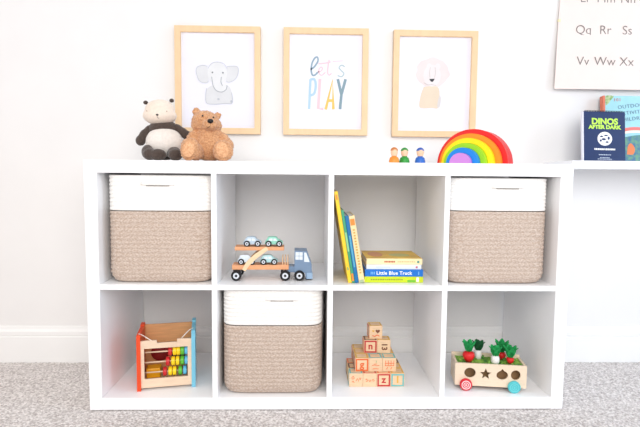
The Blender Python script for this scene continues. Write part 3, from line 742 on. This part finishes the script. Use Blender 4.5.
def heart(k):
    h = BS/2
    for cx_, cz_, s, c in ((.006, .026, .0075, 'b'), (-.009, .027, .004, 'y')):
        pts = [(cx_+s*.0625*16*math.sin(a)**3, cz_+s*.0625*(13*math.cos(a)-5*math.cos(2*a)-2*math.cos(3*a)-math.cos(4*a))) for a in [2*PI*i/28 for i in range(28)]]
        bm = B(); prism(bm, pts, -h-.0004, -h+.0004); obj('painted_heart', bm, cc(c), k)
    bm = B(); ribbon(bm, curve2([(-.012, .012), (-.004, .009), (.004, .013), (.012, .009)]), .003, -h-.0004, -h+.0004); obj('painted_squiggle', bm, cc('o'), k)
def squiggles(k, lines, c, green=None):
    for ls, cc_ in ((lines, c), (green or [], 'g')):
        for i, ln in enumerate(ls):
            bm = B(); ribbon(bm, curve2(ln, 4), .0017, -BS/2-.0003-.00004*i, -BS/2+.0006); obj('painted_stroke', bm, cc(cc_), k)
    return k
def bpos(layer, i, row):
    x0_, y0_, z0_ = {1: (.0680, .078, 0), 2: (.0885, .093, 1), 3: (.1215, .138, 2), 4: (.1395, .150, 3)}[layer]
    return (x0_+(i+.5)*BS, y0_+(row+.5)*BS, ZB+z0_*BS)
squiggles(block(*bpos(1, 0, 0), 'pale wooden block with orange scribbles, bottom front row far left', None, None, 'o', 't', 't'), [[(-.015, .030), (-.009, .035), (-.006, .028), (-.014, .027)], [(-.013, .016), (-.009, .020), (-.006, .013)], [(.000, .020), (.005, .028), (.009, .018)], [(.011, .031), (.013, .024), (.016, .031)]], 'o')
squiggles(block(*bpos(1, 1, 0), 'pale wooden block with faint orange scribbles, second in bottom front row', None, None, 'o', 'r'), [[(-.014, .023), (-.010, .027), (-.008, .019), (-.013, .019)], [(-.004, .024), (.000, .018), (.003, .024)], [(.007, .019), (.009, .025), (.014, .022), (.012, .018)]], 'o')
block(*bpos(1, 2, 0), 'alphabet block with red frame and letter z in bottom front row', 'r', 'z', 'r', 'o')
block(*bpos(1, 3, 0), 'alphabet block with teal frame at the right of the bottom row', 't', '1', 'y', 'y')
block(*bpos(1, 0, 1), 'block at the left of the bottom layer, behind the one with orange scribbles', None, None, 'o', 'b', 'y')
block(*bpos(1, 3, 1), 'block at the right of the bottom layer, behind the teal framed one', None, None, 'o', 'y')
block(*bpos(1, 0, 2), 'block at the back left corner of the bottom layer', None, None, 'o', 'o', 'b')
block(*bpos(1, 3, 2), 'block at the back right corner of the bottom layer', None, None, 'o', 'b')
block(*bpos(2, 0, 0), 'alphabet block with orange frame and letter g in the second layer', 'o', 'g', 'o', 'y', 'r')
squiggles(block(*bpos(2, 1, 0), 'pale block with small orange and green marks, middle of the second layer', None, None, 'o', 't'), [[(-.012, .020), (-.004, .022), (.004, .020), (.012, .021)], [(-.010, .009), (-.002, .010), (.010, .009)], [(-.005, .025), (.004, .026)]], 'o', [[(.001, .029), (.002, .037)]])
squiggles(block(*bpos(2, 2, 0), 'wooden block with orange grid marks at the right of the second layer', None, None, 'o', 't'), [[(x_, .020), (x_, .037)] for x_ in (-.013, -.004, .005, .014)] + [[(-.015, .028), (.015, .028)], [(-.015, .020), (.015, .020)], [(-.010, .008), (-.006, .015)], [(.004, .008), (.008, .015)]], 'o')
block(*bpos(2, 0, 1), 'gold topped block behind the letter g block in the second layer', None, None, 'o', 'y', 'b')
block(*bpos(2, 2, 1), 'block behind the grid marked block in the second layer', None, None, 'o', 'y')
block(*bpos(2, 0, 2), 'block at the back left of the second layer', None, None, 'o', 'y', 'o')
block(*bpos(2, 2, 2), 'block at the back right of the second layer', None, None, 'o', 'o')
block(*bpos(3, 0, 0), 'alphabet block with red frame and letter n in the third layer', 'r', 'n', 'r', 'b', 'o')
block(*bpos(3, 1, 0), 'block with brown numerals turned sideways beside the letter n block', None, '13', 'b', 'y', gsize=.026, rot=90)
heart(block(*bpos(4, 0, 0), 'top block of the pyramid with a small heart and gold top', None, None, 'o', 'y', 'o', rz=3))

# ------------------------------------------------------------------ vegetable cart
CARTW = wood('cart_wood', (240, 218, 192), .06)
cyaw = math.atan2(-.021, .147)
t = thing('vegetable_cart', 'wooden shape sorter cart with vegetables in the bottom right compartment', 'toy cart', (.410, .062, ZB+.0004), cyaw)
cl, cd, cz0, cz1 = .222, .092, .014, .0865
def star(cx_, cz_, r, ri, n=5): return [(cx_+(r if k % 2 == 0 else ri)*math.sin(PI*k/n), cz_+(r if k % 2 == 0 else ri)*math.cos(PI*k/n)) for k in range(2*n)]
pear = [(.147+.0180*math.sin(a_), .0530-.0150*math.cos(a_)) for a_ in [2*PI*i/36 for i in range(36)]]
pear = [p_ for p_ in pear if not (abs(p_[0]-.147) < .0045 and p_[1] > .053)]
pear = sorted([p_ for p_ in pear], key=lambda p_: math.atan2(p_[1]-.053, p_[0]-.147))
pear = [p_ for p_ in pear if math.atan2(p_[1]-.053, p_[0]-.147) <= PI/2] + [(.1500, .0705), (.147, .0745), (.1440, .0705)] + [p_ for p_ in pear if math.atan2(p_[1]-.053, p_[0]-.147) > PI/2]
holes = [ellipse(.0465, .056, .0180, .0165, 28), star(.0955, .054, .0195, .0088), pear, ellipse(.1885, .0555, .0150, .0165, 28)]
bm = holed([(0, cz0), (cl, cz0), (cl, cz1), (0, cz1)], holes, 0, .008); obj('front_panel', bm, CARTW, t)['label'] = 'pale wooden front with circle, star, onion and round holes'
bm = B(); box(bm, 0, cl, cd-.008, cd, cz0, cz1+.006, .0008); obj('back_panel', bm, CARTW, t)
for x in (0, cl-.008):
    bm = B(); box(bm, x, x+.008, .008, cd-.008, cz0, cz1, .0008); obj('end_panel', bm, CARTW, t)
bm = B(); box(bm, .008, cl-.008, .008, cd-.008, cz0, cz0+.006); obj('base_panel', bm, mat('dark_brown_wood', (150, 112, 76)), t)  # base in a darker brown than the outer panels
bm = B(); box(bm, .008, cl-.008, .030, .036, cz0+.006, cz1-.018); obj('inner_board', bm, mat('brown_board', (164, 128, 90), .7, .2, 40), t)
GRASS = mat('printed_grass', (162, 204, 84), .6, .4, 42, c2=(70, 140, 60))
bm = B(); box(bm, .008, cl-.008, .008, cd-.008, cz1-.010, cz1-.006); obj('planting_board', bm, GRASS, t)
bm = B(); rng = random.Random(4)
for k in range(70):
    x, y = rng.uniform(.014, cl-.014), rng.uniform(.014, cd-.016); a = rng.uniform(0, 6.28); l = rng.uniform(.007, .013)
    z_ = cz1-.006; d = Vector((math.cos(a), math.sin(a), 0)); s_ = Vector((-math.sin(a), math.cos(a), 0)); c0 = Vector((x, y, z_))
    p_ = [c0, c0+d*l*.5+s_*.003+Vector((0, 0, .006)), c0+d*l+Vector((0, 0, .007)), c0+d*l*.5-s_*.003+Vector((0, 0, .006))]
    f_ = [bm.verts.new(v) for v in p_]; g_ = [bm.verts.new(v+Vector((0, 0, .0012))) for v in p_]
    bm.faces.new(f_); bm.faces.new(g_[::-1])
    for i in range(4): bm.faces.new((f_[i], g_[i], g_[(i+1) % 4], f_[(i+1) % 4]))
go = obj('leaf_tuft', bm, GRASS, t); go['kind'] = 'stuff'
def cart_wheel(x, y, m, m2):
    M = T(x, y, .0195) @ Matrix.Rotation(R(90), 4, 'X')
    bm = B(); lathe(bm, [(.0175, -.005), (.0195, -.003), (.0195, .003), (.0175, .005)], 30, M); w = obj('wheel', bm, m, t, True, angle=40)
    for ro, ri in ((.0145, .0115), (.0085, .0060), (.003, 0)):
        bm = B(); lathe(bm, [(ro, .0046), (ro, .0056), (max(ri, .0002), .0056), (max(ri, .0002), .0046)], 30, M); obj('ring', bm, m2, w)
    return w
CR = paint('cart_red', (214, 30, 48)); CT = paint('cart_teal', (84, 196, 202)); CTL = paint('cart_teal_light', (112, 212, 216))
for x, m, m2, lab in ((.0335, CR, paint('pink_white_ring', (250, 214, 214)), 'red wheel'), (.183, CT, CTL, 'teal wheel')):
    for y in (-.0068, cd+.0068): cart_wheel(x, y, m, m2)['label'] = lab
    bm = B(); tube(bm, [(x, -.003, .0195), (x, cd+.003, .0195)], .003, 8); obj('axle', bm, WOOD, t)
LEAF = mat('felt_green', (36, 172, 92), .8, .2, 80, c2=(20, 138, 70)); LEAFD = mat('dark_felt_green', (22, 96, 54), .8, .2, 80)
cm = T(.410, .062, ZB+.0004) @ Matrix.Rotation(cyaw, 4, 'Z')
def veg(lx, ly, kind, label, name, cat, sc=1., lh=.030):
    p = cm @ Vector((lx, ly, cz1-.0055))
    k = thing(name, label, cat, p, random.uniform(0, 1), 'toy vegetables in the cart')
    m = {'red': paint('strawberry_red', (222, 34, 36)), 'white': paint('radish_white', (246, 242, 240))}[kind]
    if name == 'toy_turnip' : pr = [(.0, 0), (.0095, .0008), (.0120, .006), (.0120, .016), (.0105, .0215), (.004, .0235), (0, .024)]
    elif name == 'toy_radish': pr = [(.0, 0), (.0095, .0008), (.0100, .012), (.0095, .022), (.0075, .0255), (0, .027)]
    else: pr = [(.0, 0), (.0075, .0006), (.0135, .010), (.0165, .019), (.0140, .0265), (.006, .0295), (0, .030)]
    bm = B(); lathe(bm, [(r_*sc, z_*sc) for r_, z_ in pr], 24); obj('root', bm, m, k, True)
    zt = pr[-1][1]*sc-.002
    for i in range(7):
        a = 2*PI*i/6 if i < 6 else 0; tl_ = .0 if i == 6 else .42
        bm = B(); n = 8
        d = Vector((math.cos(a)*math.sin(tl_), math.sin(a)*math.sin(tl_), math.cos(tl_))); s_ = Vector((-math.sin(a), math.cos(a), 0)); nn = d.cross(s_)
        fr = []; bk = []
        for j in range(n+1):
            u_ = j/n; w_ = .0125*math.sin(PI*(.14+.83*u_))**.7*(1 if i < 6 else 1.1)
            cpt = Vector((0, 0, zt)) + d*lh*u_ + Vector((math.cos(a), math.sin(a), -.2))*(.006*u_*u_ if i < 6 else 0)
            fr.append([bm.verts.new(cpt+s_*w_), bm.verts.new(cpt+nn*.0016), bm.verts.new(cpt-s_*w_), bm.verts.new(cpt-nn*.0016)])
        for a_, b_ in zip(fr, fr[1:]):
            for q_ in range(4): bm.faces.new((a_[q_], a_[(q_+1) % 4], b_[(q_+1) % 4], b_[q_]))
        bm.faces.new(fr[0]); bm.faces.new(fr[-1][::-1])
        obj('leaf', bm, LEAFD if name == 'toy_radish' else LEAF, k)
    return k
veg(.046, .030, 'red', 'red toy strawberry with bright green leaves at the left of the cart', 'toy_strawberry', 'toy vegetable', 1.2, .040)
veg(.083, .064, 'white', 'tall white toy radish with dark green leaves at the back of the cart', 'toy_radish', 'toy vegetable', 1.12, .036)
veg(.130, .028, 'white', 'white toy turnip with bright green leaves near the middle of the cart', 'toy_turnip', 'toy vegetable', 1.12, .036)
veg(.178, .032, 'red', 'red toy carrot with green leaves at the front right of the cart', 'toy_carrot', 'toy vegetable', .74, .042)
veg(.160, .070, 'red', 'leafy red toy carrot at the back right of the cart', 'toy_carrot', 'toy vegetable', .85, .044)

# ------------------------------------------------------------------ light
w = bpy.data.worlds.new('world'); SC.world = w; w.use_nodes = True
nt = w.node_tree; bg = nt.nodes['Background']
tc = nt.nodes.new('ShaderNodeTexCoord'); sp = nt.nodes.new('ShaderNodeSeparateXYZ'); rp = nt.nodes.new('ShaderNodeValToRGB'); ma = nt.nodes.new('ShaderNodeMath'); ma.operation = 'MULTIPLY_ADD'
ma.inputs[1].default_value = .5; ma.inputs[2].default_value = .5
nt.links.new(tc.outputs['Generated'], sp.inputs[0]); nt.links.new(sp.outputs['Z'], ma.inputs[0]); nt.links.new(ma.outputs[0], rp.inputs['Fac'])
rp.color_ramp.elements[0].position = .4; rp.color_ramp.elements[0].color = (.64, .72, .90, 1)
rp.color_ramp.elements[1].position = .75; rp.color_ramp.elements[1].color = (.97, .98, 1, 1)
nt.links.new(rp.outputs['Color'], bg.inputs['Color']); bg.inputs['Strength'].default_value = .80
def area(name, loc, target, size, power, color):
    l = bpy.data.lights.new(name, 'AREA'); l.shape = 'RECTANGLE'; l.size, l.size_y = size; l.energy = power; l.color = color
    o = bpy.data.objects.new(name, l); COL.objects.link(o); o.location = loc
    o.rotation_euler = (Vector(target)-Vector(loc)).to_track_quat('-Z', 'Y').to_euler(); return o
area('front_key_light', (.1, -2.45, 1.55), (.02, .2, .62), (2.0, 1.5), 50, (1, .972, .94))  # unseen key light added in front, low enough to reach the compartments
area('cool_side_fill', (2.7, -.9, 1.3), (.9, .4, .3), (1.2, 1.5), 24, (.62, .80, 1))  # unseen cool fill added at the right to tint the wall bluish
area('warm_side_fill', (-2.6, -1.3, 1.2), (-.9, .4, .2), (1.0, 1.0), 9, (1, .80, .62))  # unseen warm fill added at the left for a beige tint

SC.view_settings.view_transform = 'Standard'; SC.view_settings.look = 'None'; SC.view_settings.gamma = 1; SC.view_settings.use_curve_mapping = False
SC.view_settings.exposure = 0.0
